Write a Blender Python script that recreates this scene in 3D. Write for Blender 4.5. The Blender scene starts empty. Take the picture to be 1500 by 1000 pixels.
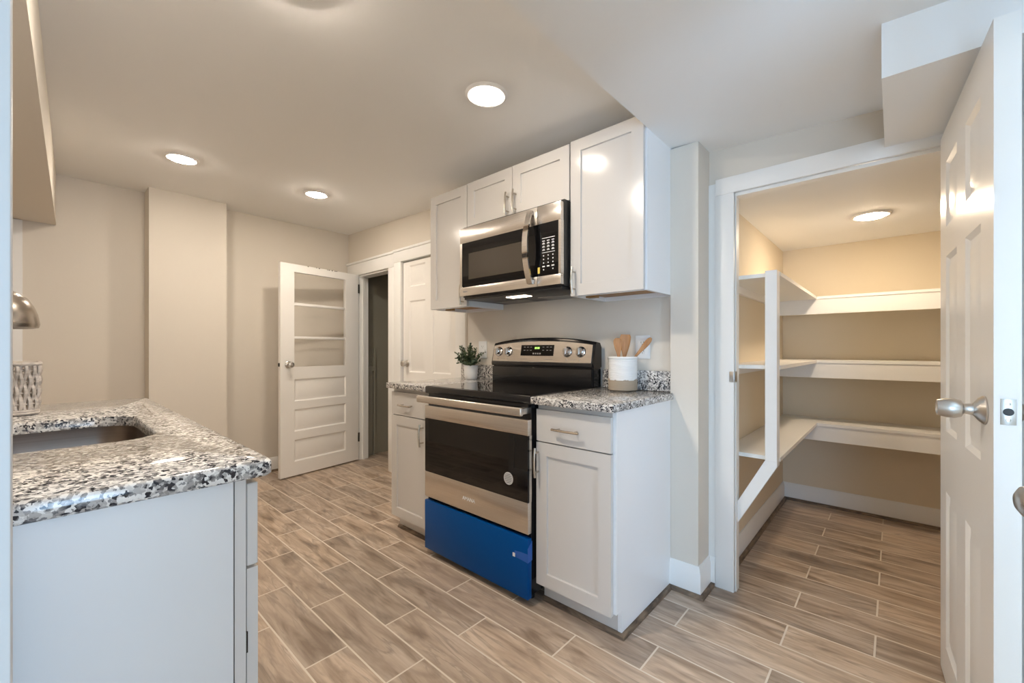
import bpy, bmesh, math, random
from mathutils import Vector, Matrix
random.seed(7)
R = math.radians
SC = bpy.context.scene
COL = SC.collection

# ------------------------------------------------------------------ camera, sky, exposure
cam_d = bpy.data.cameras.new('camera')
cam = bpy.data.objects.new('camera', cam_d)
COL.objects.link(cam)
cam.location = (0, 0, 1.14)
cam.rotation_euler = (R(90), 0, math.atan(560 / 618))
cam_d.sensor_width = 36
cam_d.lens = 618 / 1500 * 36
cam_d.shift_y = 11 / 1500
cam_d.clip_start = 0.02
SC.camera = cam

wd = bpy.data.worlds.new('sky')
SC.world = wd
wd.use_nodes = True
bg = wd.node_tree.nodes['Background']
bg.inputs[0].default_value = (0.46, 0.70, 1.0, 1)
bg.inputs[1].default_value = 7.4

SC.view_settings.view_transform = 'Standard'
SC.view_settings.look = 'None'
SC.view_settings.exposure = 0.93
SC.view_settings.gamma = 1
SC.view_settings.use_curve_mapping = False
SC.cycles.max_bounces = 10
SC.cycles.diffuse_bounces = 6
SC.cycles.glossy_bounces = 4
SC.cycles.sample_clamp_indirect = 6
SC.cycles.caustics_reflective = False
SC.cycles.caustics_refractive = False
SC.cycles.use_denoising = True

LAMP_KITCHEN = 142.0      # radiance of the kitchen LED discs
LAMP_PANTRY = 108.0


def portal(name, loc, rot, sx, sy):
    l = bpy.data.lights.new(name, 'AREA')
    l.shape = 'RECTANGLE'
    l.size, l.size_y = sx, sy
    l.cycles.is_portal = True
    o = bpy.data.objects.new(name, l)
    COL.objects.link(o)
    o.location = loc
    o.rotation_euler = rot


# the window and the open doorway of the entry room, behind the camera
portal('window_portal', (1.56, 0.425, 1.10), (0, R(90), 0), 1.6, 0.85)
portal('doorway_portal', (0.825, -1.75, 1.01), (R(90), 0, 0), 0.75, 2.02)

# ------------------------------------------------------------------ materials
MATS = {}


def mat(name, col, rough=0.5, metal=0.0, spec=0.5, coat=0.0, bump=None, emit=None, aniso=0.0):
    m = bpy.data.materials.new(name)
    m.use_nodes = True
    nt = m.node_tree
    b = nt.nodes['Principled BSDF']
    b.inputs['Base Color'].default_value = (*col, 1)
    b.inputs['Roughness'].default_value = rough
    b.inputs['Metallic'].default_value = metal
    b.inputs['Specular IOR Level'].default_value = spec
    b.inputs['Coat Weight'].default_value = coat
    b.inputs['Coat Roughness'].default_value = 0.05
    if emit:
        b.inputs['Emission Color'].default_value = (*emit[0], 1)
        b.inputs['Emission Strength'].default_value = emit[1]
    if bump:
        tc = nt.nodes.new('ShaderNodeTexCoord')
        n = nt.nodes.new('ShaderNodeTexNoise')
        n.inputs['Scale'].default_value = bump[0]
        n.inputs['Detail'].default_value = 3
        bp = nt.nodes.new('ShaderNodeBump')
        bp.inputs['Strength'].default_value = bump[1]
        bp.inputs['Distance'].default_value = bump[2]
        nt.links.new(tc.outputs['Object'], n.inputs['Vector'])
        nt.links.new(n.outputs['Fac'], bp.inputs['Height'])
        nt.links.new(bp.outputs['Normal'], b.inputs['Normal'])
    MATS[name] = m
    return m


def srgb(r, g, b):
    f = lambda c: (c / 255 / 12.92) if c / 255 <= 0.04045 else ((c / 255 + 0.055) / 1.055) ** 2.4
    return (f(r), f(g), f(b))


M_WALL = mat('beige_wall_paint', srgb(218, 210, 198), 0.75, spec=0.25, bump=(60, 0.08, 0.004))
M_PWALL = mat('tan_pantry_paint', srgb(224, 212, 190), 0.75, spec=0.25, bump=(60, 0.08, 0.004))
M_CEIL = mat('ceiling_paint', srgb(240, 239, 237), 0.8, spec=0.2, bump=(30, 0.06, 0.004))
M_TRIM = mat('white_trim_paint', srgb(236, 235, 232), 0.35, bump=(25, 0.05, 0.003))
M_DOOR = mat('white_door_paint', srgb(238, 235, 230), 0.3, bump=(18, 0.05, 0.003))
M_CAB = mat('white_cabinet_lacquer', srgb(206, 202, 197), 0.17)
M_JAMB_SHADE = mat('white_jamb_shade_in_paint', srgb(184, 180, 174), 0.5)  # white casing; its shade is put into the paint colour
M_CAB_LIT = mat('white_cabinet_side_lightened', srgb(238, 238, 238), 0.3)  # lighter than the doors, daylight on the sides put into the colour
M_PANEL = mat('grey_white_end_panel', srgb(216, 215, 213), 0.35)
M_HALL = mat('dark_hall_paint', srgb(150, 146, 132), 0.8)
M_STEELN = mat('satin_nickel', (0.60, 0.57, 0.53), 0.28, 1.0)
M_FAUCET = mat('dark_brushed_nickel', (0.42, 0.37, 0.32), 0.24, 1.0, aniso=0.6)
M_CHROME = mat('polished_chrome', (0.85, 0.85, 0.86), 0.06, 1.0)
M_PULL = mat('brushed_pull_metal', (0.56, 0.52, 0.46), 0.25, 1.0)
M_BLACKGL = mat('black_glass', (0.004, 0.004, 0.0045), 0.03, spec=0.5)
M_BLACKEN = mat('black_enamel', (0.008, 0.008, 0.009), 0.18)
M_BLACKPL = mat('black_plastic', (0.012, 0.012, 0.013), 0.4)
M_MWWIN = mat('microwave_window_mesh', (0.055, 0.045, 0.035), 0.12)
M_BLUE = mat('blue_protective_film', (0.001, 0.066, 0.26), 0.3, spec=0.12)
M_TAPE = mat('blue_tape', (0.012, 0.10, 0.42), 0.35)
M_PAPER = mat('white_paper', (0.82, 0.82, 0.80), 0.6)
M_STICK = mat('grey_sticker', (0.50, 0.50, 0.50), 0.5)
M_YELLOW = mat('yellow_sticker', (0.80, 0.58, 0.12), 0.5)
M_GREYTX = mat('grey_print', (0.35, 0.34, 0.33), 0.5)
M_WHITETX = mat('white_print', (0.75, 0.75, 0.75), 0.5)
M_DARKTX = mat('dark_print', (0.10, 0.10, 0.10), 0.5)
M_GREEN = mat('green_display_digits', (0.02, 0.05, 0.01), 0.4, emit=((0.45, 0.8, 0.15), 1.0))
M_POT = mat('white_ceramic', (0.80, 0.79, 0.77), 0.35)
M_CROCKW = mat('white_glaze', (0.82, 0.81, 0.79), 0.15)
M_CROCKB = mat('tan_stoneware', (0.40, 0.33, 0.25), 0.6)
M_STEM = mat('plant_stem', (0.12, 0.14, 0.05), 0.6)
M_PLASTIC = mat('white_plastic', (0.82, 0.82, 0.81), 0.3)
M_SLOT = mat('outlet_slot', (0.05, 0.05, 0.05), 0.5)
M_GASK = mat('dark_hinge', (0.04, 0.035, 0.03), 0.4, 0.6)
M_FILTER = mat('grease_filter', (0.25, 0.25, 0.25), 0.4, 0.9)
M_LAMPW = mat('lamp_trim_white', (0.85, 0.84, 0.82), 0.4)
M_LEDK = mat('led_diffuser_warm', (0.9, 0.9, 0.9), 0.5, emit=((1.0, 0.89, 0.76), LAMP_KITCHEN))
M_LEDD = mat('led_diffuser_dimmer', (0.9, 0.9, 0.9), 0.5, emit=((1.0, 0.89, 0.76), LAMP_KITCHEN * 0.27))
M_LENS = mat('cooktop_lamp_lens', (0.8, 0.75, 0.7), 0.4, emit=((1.0, 0.80, 0.60), 7.0))  # glow added to brighten the wall behind the range
M_LEDS = mat('led_diffuser_softer', (0.9, 0.9, 0.9), 0.5, emit=((1.0, 0.89, 0.76), LAMP_KITCHEN * 0.75))
M_LEDB = mat('led_diffuser_brighter', (0.9, 0.9, 0.9), 0.5, emit=((1.0, 0.89, 0.76), LAMP_KITCHEN * 1.6))
M_LEDP = mat('led_diffuser_pantry', (0.9, 0.9, 0.9), 0.5, emit=((1.0, 0.80, 0.58), LAMP_PANTRY))


def nodes_of(name, rough=0.5):
    m = mat(name, (0.5, 0.5, 0.5), rough)
    return m, m.node_tree, m.node_tree.nodes['Principled BSDF']


def ramp(nt, stops, interp='LINEAR'):
    r = nt.nodes.new('ShaderNodeValToRGB')
    r.color_ramp.interpolation = interp
    e = r.color_ramp.elements
    while len(e) < len(stops):
        e.new(0.5)
    for k, (p, c) in enumerate(stops):
        e[k].position = p
        e[k].color = (*c, 1) if len(c) == 3 else c
    return r


def math_node(nt, op, a, b=None):
    n = nt.nodes.new('ShaderNodeMath')
    n.operation = op
    for k, v in enumerate((a, b)):
        if v is None:
            continue
        if isinstance(v, (int, float)):
            n.inputs[k].default_value = v
        else:
            nt.links.new(v, n.inputs[k])
    return n.outputs[0]


def mixc(nt, fac, a, b, mode='MIX'):
    n = nt.nodes.new('ShaderNodeMix')
    n.data_type = 'RGBA'
    n.blend_type = mode
    for sock, v in ((n.inputs[0], fac), (n.inputs[6], a), (n.inputs[7], b)):
        if isinstance(v, (int, float)):
            sock.default_value = v
        elif isinstance(v, tuple):
            sock.default_value = (*v, 1)
        else:
            nt.links.new(v, sock)
    return n.outputs[2]


def floor_material():
    m, nt, b = nodes_of('wood_look_floor_tile', 0.38)
    L = nt.links
    geo = nt.nodes.new('ShaderNodeNewGeometry')
    mp = nt.nodes.new('ShaderNodeMapping')
    mp.inputs['Location'].default_value = (1.285 + 12.3, -0.617 + 16.0, 0)
    L.new(geo.outputs['Position'], mp.inputs['Vector'])

    def brick():
        br = nt.nodes.new('ShaderNodeTexBrick')
        br.offset = 0.44
        br.offset_frequency = 2
        br.inputs['Scale'].default_value = 1
        br.inputs['Brick Width'].default_value = 0.615
        br.inputs['Row Height'].default_value = 0.16
        br.inputs['Mortar Size'].default_value = 0.0034
        br.inputs['Mortar Smooth'].default_value = 0.1
        br.inputs['Bias'].default_value = 0
        br.inputs['Color1'].default_value = (0, 0, 0, 1)
        br.inputs['Color2'].default_value = (1, 1, 1, 1)
        br.inputs['Mortar'].default_value = (0.5, 0.5, 0.5, 1)
        L.new(mp.outputs[0], br.inputs['Vector'])
        return br
    br = brick()
    rnd = br.outputs['Color']
    # wood grain: stretched along the plank, shifted from plank to plank
    sep = nt.nodes.new('ShaderNodeSeparateXYZ')
    L.new(geo.outputs['Position'], sep.inputs[0])
    bw = nt.nodes.new('ShaderNodeRGBToBW')
    L.new(rnd, bw.inputs[0])
    off = math_node(nt, 'MULTIPLY', bw.outputs[0], 37.0)

    def grain(sx, sy, scale, detail, dist):
        cx = math_node(nt, 'ADD', math_node(nt, 'MULTIPLY', sep.outputs[0], sx), off)
        cy = math_node(nt, 'MULTIPLY', sep.outputs[1], sy)
        cb = nt.nodes.new('ShaderNodeCombineXYZ')
        L.new(cx, cb.inputs[0])
        L.new(cy, cb.inputs[1])
        L.new(off, cb.inputs[2])
        n = nt.nodes.new('ShaderNodeTexNoise')
        n.inputs['Scale'].default_value = scale
        n.inputs['Detail'].default_value = detail
        n.inputs['Distortion'].default_value = dist
        L.new(cb.outputs[0], n.inputs['Vector'])
        return n.outputs['Fac']
    g1 = grain(3.4, 17, 1.0, 6, 0.9)
    g2 = grain(2.2, 8, 1.0, 4, 1.6)
    g3 = grain(6.0, 110, 1.0, 2, 0.2)
    base = ramp(nt, [(0.28, srgb(142, 122, 104)), (0.50, srgb(188, 168, 149)), (0.72, srgb(210, 192, 174))])
    L.new(g1, base.inputs[0])
    dark = ramp(nt, [(0.30, (1, 1, 1)), (0.46, (0, 0, 0))])
    L.new(g2, dark.inputs[0])
    c = mixc(nt, math_node(nt, 'MULTIPLY', dark.outputs[0], 0.55), base.outputs[0], srgb(116, 100, 88))
    g4 = grain(1.7, 13, 1.0, 5, 1.5)
    vein = ramp(nt, [(0.0, (1, 1, 1)), (0.045, (0, 0, 0))])
    L.new(math_node(nt, 'ABSOLUTE', math_node(nt, 'SUBTRACT', g4, 0.47)), vein.inputs[0])
    patch = ramp(nt, [(0.45, (0, 0, 0)), (0.6, (1, 1, 1))])
    L.new(g1, patch.inputs[0])
    c = mixc(nt, math_node(nt, 'MULTIPLY', math_node(nt, 'MULTIPLY', vein.outputs[0], patch.outputs[0]), 0.42), c, srgb(92, 78, 68))
    fine = ramp(nt, [(0.30, (0.72, 0.70, 0.68)), (0.55, (1, 1, 1))])
    L.new(g3, fine.inputs[0])
    c = mixc(nt, 0.42, c, fine.outputs[0], 'MULTIPLY')
    tint = ramp(nt, [(0.0, (0.74, 0.74, 0.74)), (0.5, (0.92, 0.91, 0.90)), (1.0, (1.06, 1.04, 1.0))])
    L.new(bw.outputs[0], tint.inputs[0])
    c = mixc(nt, 1.0, c, tint.outputs[0], 'MULTIPLY')
    c = mixc(nt, br.outputs['Fac'], c, srgb(214, 203, 188))
    L.new(c, b.inputs['Base Color'])
    rr = math_node(nt, 'ADD', math_node(nt, 'MULTIPLY', br.outputs['Fac'], 0.35), 0.34)
    L.new(rr, b.inputs['Roughness'])
    bp = nt.nodes.new('ShaderNodeBump')
    bp.inputs['Strength'].default_value = 0.25
    bp.inputs['Distance'].default_value = 0.003
    hgt = math_node(nt, 'SUBTRACT', math_node(nt, 'MULTIPLY', g3, 0.3), br.outputs['Fac'])
    L.new(hgt, bp.inputs['Height'])
    L.new(bp.outputs[0], b.inputs['Normal'])
    return m


def granite_material():
    m, nt, b = nodes_of('speckled_granite', 0.10)
    L = nt.links
    geo = nt.nodes.new('ShaderNodeNewGeometry')

    def vor(scale):
        v = nt.nodes.new('ShaderNodeTexVoronoi')
        v.inputs['Scale'].default_value = scale
        v.inputs['Randomness'].default_value = 1
        n = nt.nodes.new('ShaderNodeTexNoise')
        n.inputs['Scale'].default_value = scale * 0.9
        n.inputs['Detail'].default_value = 2
        L.new(geo.outputs['Position'], n.inputs['Vector'])
        d = nt.nodes.new('ShaderNodeVectorMath')
        d.operation = 'SCALE'
        d.inputs['Scale'].default_value = 0.9 / scale
        L.new(n.outputs['Color'], d.inputs[0])
        a = nt.nodes.new('ShaderNodeVectorMath')
        L.new(geo.outputs['Position'], a.inputs[0])
        L.new(d.outputs[0], a.inputs[1])
        L.new(a.outputs[0], v.inputs['Vector'])
        w = nt.nodes.new('ShaderNodeRGBToBW')
        L.new(v.outputs['Color'], w.inputs[0])
        return w.outputs[0]
    big = ramp(nt, [(0.0, srgb(140, 136, 132)), (0.40, srgb(176, 171, 166)), (0.58, srgb(218, 214, 208)), (1.0, srgb(234, 231, 226))])
    L.new(vor(125), big.inputs[0])
    sm = ramp(nt, [(0.0, (1, 1, 1)), (0.33, (1, 1, 1)), (0.36, (0, 0, 0))], 'LINEAR')
    L.new(vor(190), sm.inputs[0])
    cl = nt.nodes.new('ShaderNodeTexNoise')
    cl.inputs['Scale'].default_value = 34
    cl.inputs['Detail'].default_value = 2
    L.new(geo.outputs['Position'], cl.inputs['Vector'])
    clr = ramp(nt, [(0.36, (0, 0, 0)), (0.52, (1, 1, 1))])
    L.new(cl.outputs['Fac'], clr.inputs[0])
    k = math_node(nt, 'MULTIPLY', sm.outputs[0], clr.outputs[0])
    c = mixc(nt, k, big.outputs[0], srgb(38, 38, 44))
    md = ramp(nt, [(0.0, (1, 1, 1)), (0.20, (1, 1, 1)), (0.23, (0, 0, 0))])
    L.new(vor(230), md.inputs[0])
    c = mixc(nt, math_node(nt, 'MULTIPLY', md.outputs[0], 0.8), c, srgb(92, 90, 92))
    L.new(c, b.inputs['Base Color'])
    return m


def brushed_steel(name, col, rough, vertical=False):
    m, nt, b = nodes_of(name, rough)
    L = nt.links
    b.inputs['Metallic'].default_value = 1
    geo = nt.nodes.new('ShaderNodeNewGeometry')
    mp = nt.nodes.new('ShaderNodeMapping')
    mp.inputs['Scale'].default_value = (3, 3, 400) if not vertical else (300, 300, 3)
    L.new(geo.outputs['Position'], mp.inputs[0])
    n = nt.nodes.new('ShaderNodeTexNoise')
    n.inputs['Scale'].default_value = 1
    n.inputs['Detail'].default_value = 3
    L.new(mp.outputs[0], n.inputs['Vector'])
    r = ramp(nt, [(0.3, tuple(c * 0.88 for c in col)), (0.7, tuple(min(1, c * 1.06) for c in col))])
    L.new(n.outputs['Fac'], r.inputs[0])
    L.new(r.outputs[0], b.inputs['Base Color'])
    b.inputs['Anisotropic'].default_value = 0.5
    return m


def wood_material(name, ca, cb, scale):
    m, nt, b = nodes_of(name, 0.5)
    L = nt.links
    tc = nt.nodes.new('ShaderNodeTexCoord')
    mp = nt.nodes.new('ShaderNodeMapping')
    mp.inputs['Scale'].default_value = scale
    L.new(tc.outputs['Object'], mp.inputs[0])
    n = nt.nodes.new('ShaderNodeTexNoise')
    n.inputs['Scale'].default_value = 1
    n.inputs['Detail'].default_value = 4
    n.inputs['Distortion'].default_value = 0.6
    L.new(mp.outputs[0], n.inputs['Vector'])
    r = ramp(nt, [(0.3, ca), (0.7, cb)])
    L.new(n.outputs['Fac'], r.inputs[0])
    L.new(r.outputs[0], b.inputs['Base Color'])
    return m


def leaf_material():
    m, nt, b = nodes_of('grey_green_leaf', 0.5)
    geo = nt.nodes.new('ShaderNodeNewGeometry')
    r = ramp(nt, [(0.0, (0.018, 0.035, 0.016)), (0.6, (0.05, 0.085, 0.04)), (1.0, (0.12, 0.16, 0.09))])
    nt.links.new(geo.outputs['Random Per Island'], r.inputs[0])
    nt.links.new(r.outputs[0], b.inputs['Base Color'])
    return m


def glass_material():
    m = bpy.data.materials.new('clear_pane_glass')
    m.use_nodes = True
    nt = m.node_tree
    for n in list(nt.nodes):
        nt.nodes.remove(n)
    out = nt.nodes.new('ShaderNodeOutputMaterial')
    t = nt.nodes.new('ShaderNodeBsdfTransparent')
    t.inputs[0].default_value = (1, 1, 1, 1)
    g = nt.nodes.new('ShaderNodeBsdfGlossy')
    g.inputs['Roughness'].default_value = 0.02
    mx = nt.nodes.new('ShaderNodeMixShader')
    fr = nt.nodes.new('ShaderNodeFresnel')
    fr.inputs[0].default_value = 1.12
    nt.links.new(fr.outputs[0], mx.inputs[0])
    nt.links.new(t.outputs[0], mx.inputs[1])
    nt.links.new(g.outputs[0], mx.inputs[2])
    nt.links.new(mx.outputs[0], out.inputs[0])
    return m


M_FLOOR = floor_material()
M_GRANITE = granite_material()
M_STEEL = brushed_steel('brushed_stainless', (0.76, 0.715, 0.665), 0.27)
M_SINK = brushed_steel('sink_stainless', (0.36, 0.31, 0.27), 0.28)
M_RAWWOOD = wood_material('raw_cabinet_underside', srgb(150, 110, 62), srgb(178, 136, 84), (3, 40, 3))
M_SPOON = wood_material('light_utensil_wood', srgb(166, 112, 62), srgb(196, 144, 90), (60, 60, 8))
M_SHOE = wood_material('dark_wood_shoe_moulding', srgb(72, 58, 48), srgb(142, 120, 98), (12, 12, 60))
M_LEAF = leaf_material()
M_GLASS = glass_material()
M_WICKER = wood_material('grey_wicker', srgb(150, 140, 130), srgb(206, 196, 186), (30, 30, 80))

# ------------------------------------------------------------------ mesh helpers


class MB:
    """collects shapes into one mesh"""

    def __init__(self, M=None):
        self.bm = bmesh.new()
        self.M = M or Matrix.Identity(4)
        self.smooth = 35

    def _take(self, t):
        t.transform(self.M)
        me = bpy.data.meshes.new('tmp')
        t.to_mesh(me)
        t.free()
        self.bm.from_mesh(me)
        bpy.data.meshes.remove(me)
        return self

    def box(self, x0, x1, y0, y1, z0, z1, bev=0.0, seg=2):
        t = bmesh.new()
        bmesh.ops.create_cube(t, size=1)
        for v in t.verts:
            v.co = ((x0 + x1) / 2 + v.co.x * (x1 - x0), (y0 + y1) / 2 + v.co.y * (y1 - y0), (z0 + z1) / 2 + v.co.z * (z1 - z0))
        if bev:
            bmesh.ops.bevel(t, geom=list(t.edges), offset=bev, segments=seg, profile=0.5, affect='EDGES')
        return self._take(t)

    def prism(self, pts, axis, a, b, bev=0.0):
        """polygon pts (2D) extruded along axis from a to b; axis 'z': (x,y), 'x': (y,z), 'y': (x,z)"""
        t = bmesh.new()

        def P(p, k):
            return {'z': (p[0], p[1], k), 'x': (k, p[0], p[1]), 'y': (p[0], k, p[1])}[axis]
        A = [t.verts.new(P(p, a)) for p in pts]
        B = [t.verts.new(P(p, b)) for p in pts]
        n = len(pts)
        t.faces.new(A)
        t.faces.new(B[::-1])
        for i in range(n):
            t.faces.new((A[i], B[i], B[(i + 1) % n], A[(i + 1) % n]))
        bmesh.ops.recalc_face_normals(t, faces=t.faces)
        if bev:
            bmesh.ops.bevel(t, geom=list(t.edges), offset=bev, segments=2, profile=0.5, affect='EDGES')
        return self._take(t)

    def tube(self, path, r, seg=12, cap=True, flat=1.0):
        """round (or flattened) bar swept along path; r a number or list"""
        t = bmesh.new()
        path = [Vector(p) for p in path]
        n = len(path)
        rs = r if isinstance(r, (list, tuple)) else [r] * n
        tan = [(path[min(i + 1, n - 1)] - path[max(i - 1, 0)]).normalized() for i in range(n)]
        ref = Vector((0, 0, 1)) if abs(tan[0].z) < 0.9 else Vector((1, 0, 0))
        u = tan[0].cross(ref).normalized()
        rings = []
        for i in range(n):
            u = (u - tan[i] * u.dot(tan[i])).normalized()
            w = tan[i].cross(u)
            rings.append([t.verts.new(path[i] + u * math.cos(2 * math.pi * k / seg) * rs[i] + w * math.sin(2 * math.pi * k / seg) * rs[i] * flat) for k in range(seg)])
        for i in range(n - 1):
            for k in range(seg):
                t.faces.new((rings[i][k], rings[i][(k + 1) % seg], rings[i + 1][(k + 1) % seg], rings[i + 1][k]))
        if cap:
            t.faces.new(rings[0][::-1])
            t.faces.new(rings[-1])
        bmesh.ops.recalc_face_normals(t, faces=t.faces)
        return self._take(t)

    def cyl(self, p0, p1, r0, r1=None, seg=24):
        return self.tube([p0, p1], [r0, r0 if r1 is None else r1], seg)

    def lathe(self, prof, c=(0, 0, 0), axis=(0, 0, 1), seg=32):
        """profile of (radius, height) turned about axis through c"""
        t = bmesh.new()
        rings = []
        for r, z in prof:
            if r < 1e-6:
                rings.append([t.verts.new((0, 0, z))])
            else:
                rings.append([t.verts.new((r * math.cos(2 * math.pi * k / seg), r * math.sin(2 * math.pi * k / seg), z)) for k in range(seg)])
        for a, b in zip(rings, rings[1:]):
            if len(a) == 1 and len(b) == 1:
                continue
            for k in range(seg):
                k2 = (k + 1) % seg
                if len(a) == 1:
                    t.faces.new((a[0], b[k], b[k2]))
                elif len(b) == 1:
                    t.faces.new((a[k], a[k2], b[0]))
                else:
                    t.faces.new((a[k], a[k2], b[k2], b[k]))
        for ring in (rings[0], rings[-1]):
            if len(ring) > 2:
                t.faces.new(ring)
        bmesh.ops.recalc_face_normals(t, faces=t.faces)
        q = Vector((0, 0, 1)).rotation_difference(Vector(axis).normalized()).to_matrix().to_4x4()
        t.transform(Matrix.Translation(c) @ q)
        return self._take(t)

    def slab(self, W, H, T, panels, both=True):
        """door leaf 0..W, 0..H, front at y=0, back at y=T; panels: (x0,x1,z0,z1,kind) kind 'shaker','raised','open'"""
        t = bmesh.new()
        xs = sorted({0, W, *[round(p[k], 5) for p in panels for k in (0, 1)]})
        zs = sorted({0, H, *[round(p[k], 5) for p in panels for k in (2, 3)]})

        def quad(a, b, c, d):
            t.faces.new([t.verts.new(v) for v in (a, b, c, d)])

        def rect(x0, x1, z0, z1, y):
            return [(x0, y, z0), (x1, y, z0), (x1, y, z1), (x0, y, z1)]

        def ringq(A, B):
            for k in range(4):
                quad(A[k], A[(k + 1) % 4], B[(k + 1) % 4], B[k])
        for side in (0, 1):
            y0, s = (0, 1) if side == 0 else (T, -1)
            for i in range(len(xs) - 1):
                for j in range(len(zs) - 1):
                    cx, cz = (xs[i] + xs[i + 1]) / 2, (zs[j] + zs[j + 1]) / 2
                    if not any(p[0] < cx < p[1] and p[2] < cz < p[3] for p in panels if (both or side == 0 or p[4] == 'open')):
                        quad(*rect(xs[i], xs[i + 1], zs[j], zs[j + 1], y0))
            for (x0, x1, z0, z1, kind) in panels:
                if kind == 'open':
                    if side == 0:
                        ringq(rect(x0, x1, z0, z1, 0), rect(x0, x1, z0, z1, T))
                    continue
                if side == 1 and not both:
                    continue
                A = rect(x0, x1, z0, z1, y0)
                if kind == 'shaker':
                    B = rect(x0 + .002, x1 - .002, z0 + .002, z1 - .002, y0 + s * .009)
                    ringq(A, B)
                    quad(*B)
                else:
                    B = rect(x0 + .012, x1 - .012, z0 + .012, z1 - .012, y0 + s * .009)
                    C = rect(x0 + .020, x1 - .020, z0 + .020, z1 - .020, y0 + s * .009)
                    D = rect(x0 + .042, x1 - .042, z0 + .042, z1 - .042, y0 + s * .003)
                    ringq(A, B)
                    ringq(B, C)
                    ringq(C, D)
                    quad(*D)
        A, B = rect(0, W, 0, H, 0), rect(0, W, 0, H, T)
        for k in range(4):
            quad(A[k], A[(k + 1) % 4], B[(k + 1) % 4], B[k])
        bmesh.ops.remove_doubles(t, verts=t.verts, dist=1e-5)
        bmesh.ops.recalc_face_normals(t, faces=t.faces)
        return self._take(t)

    def text(self, body, M, size, ext=0.0004, align='CENTER'):
        cu = bpy.data.curves.new('lettering', 'FONT')
        cu.body = body
        cu.size = size
        cu.extrude = ext
        cu.align_x = align
        o = bpy.data.objects.new('lettering', cu)
        COL.objects.link(o)
        dg = bpy.context.evaluated_depsgraph_get()
        me = bpy.data.meshes.new_from_object(o.evaluated_get(dg))
        me.transform(self.M @ M)
        self.bm.from_mesh(me)
        bpy.data.meshes.remove(me)
        bpy.data.objects.remove(o)
        bpy.data.curves.remove(cu)
        return self


def obj(name, mb, material, parent=None, local=False):
    """one mesh object; shapes are given in world coordinates unless local"""
    root = parent
    while root is not None and root.parent is not None:
        root = root.parent
    me = bpy.data.meshes.new(name)
    if root is not None and not local:
        mb.bm.transform(Matrix.Translation(-Vector(root.location)))
    mb.bm.to_mesh(me)
    mb.bm.free()
    for p in me.polygons:
        p.use_smooth = True
    me.set_sharp_from_angle(angle=R(mb.smooth))
    me.materials.append(material)
    o = bpy.data.objects.new(name, me)
    COL.objects.link(o)
    if parent is not None:
        o.parent = parent
    return o


def tag(o, label=None, cat=None, group=None, kind=None):
    if label:
        o['label'] = label
    if cat:
        o['category'] = cat
    if group:
        o['group'] = group
    if kind:
        o['kind'] = kind
    return o


def thing(name, label, cat, loc, rotz=0.0, group=None, kind=None):
    o = bpy.data.objects.new(name, None)
    o.empty_display_size = 0.1
    COL.objects.link(o)
    o.location = loc
    o.rotation_euler = (0, 0, rotz)
    return tag(o, label, cat, group, kind)


def struct(name, mb, m, label, cat):
    return tag(obj(name, mb, m), label, cat, kind='structure')


def box(*a, **k):
    return MB().box(*a, **k)


FRONT = Matrix.Rotation(R(90), 4, 'X')       # text plane xy -> facing -y


def bar_pull(parent, x, y, z, length, vertical, name='handle', local=False):
    """slim arched bar pull on a face looking to -y"""
    h = length / 2
    mb = MB()
    pts = []
    n = 10
    for i in range(n + 1):
        s = -1 + 2 * i / n
        d = y - 0.026 - 0.006 * (1 - s * s)
        pts.append((x, d, z + s * h) if vertical else (x + s * h, d, z))
    mb.tube(pts, 0.0055, 10)
    for s in (-1, 1):
        e = s * h * 0.66
        if vertical:
            mb.cyl((x, y, z + e), (x, y - 0.028, z + e), 0.0045, seg=10)
        else:
            mb.cyl((x + e, y, z), (x + e, y - 0.028, z), 0.0045, seg=10)
    return obj(name, mb, M_PULL, parent, local)


def shaker_face(name, parent, x0, x1, z0, z1, y, rail=0.057, flat=False):
    mb = MB(Matrix.Translation((x0, y, z0)))
    W, H = x1 - x0, z1 - z0
    if flat:
        mb.box(0, W, 0, 0.019, 0, H, bev=0.0012, seg=1)
    else:
        mb.slab(W, H, 0.019, [(rail, W - rail, rail, H - rail, 'shaker')], both=False)
    return obj(name, mb, M_CAB, parent)


# ------------------------------------------------------------------ the setting
def zk(x):
    return 2.307 + 0.03 * (-2.75 - x)        # kitchen ceiling height


def zl(x):
    return 2.107 - 0.052 * (x + 0.8)         # lowered entry ceiling height


struct('floor', box(-4.7, 1.9, -2.0, 4.0, -0.05, 0), M_FLOOR, 'grey brown wood-look plank tile floor with pale grout', 'floor')

mb = MB()
mb.prism([(-4.41, zk(-4.41)), (-0.80, zk(-0.80)), (-0.80, zk(-0.8) + 0.12), (-4.41, zk(-4.41) + 0.12)], 'y', -0.46, 2.26)
struct('ceiling', mb, M_CEIL, 'kitchen ceiling in warm light above the cabinets', 'ceiling')
mb = MB()
mb.prism([(-0.80, zl(-0.80)), (1.66, zl(1.66)), (1.66, 2.5), (-0.80, 2.5)], 'y', -1.75, 2.215)
struct('ceiling_entry', mb, M_CEIL, 'lower grey ceiling over the entry beside the pantry', 'ceiling')

struct('wall_far', box(-4.41, -4.31, -0.46, 2.26, 0, 2.42), M_WALL, 'beige far end wall behind the open glazed door', 'wall')
struct('wall_pillar', box(-4.31, -4.11, 0.512, 1.005, 0, 2.352), M_WALL, 'beige boxed-out pillar standing against the far wall', 'wall')
struct('wall_left', box(-4.31, -0.86, -0.46, -0.36, 0, 2.42), M_WALL, 'beige left wall behind the sink counter', 'wall')

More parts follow.
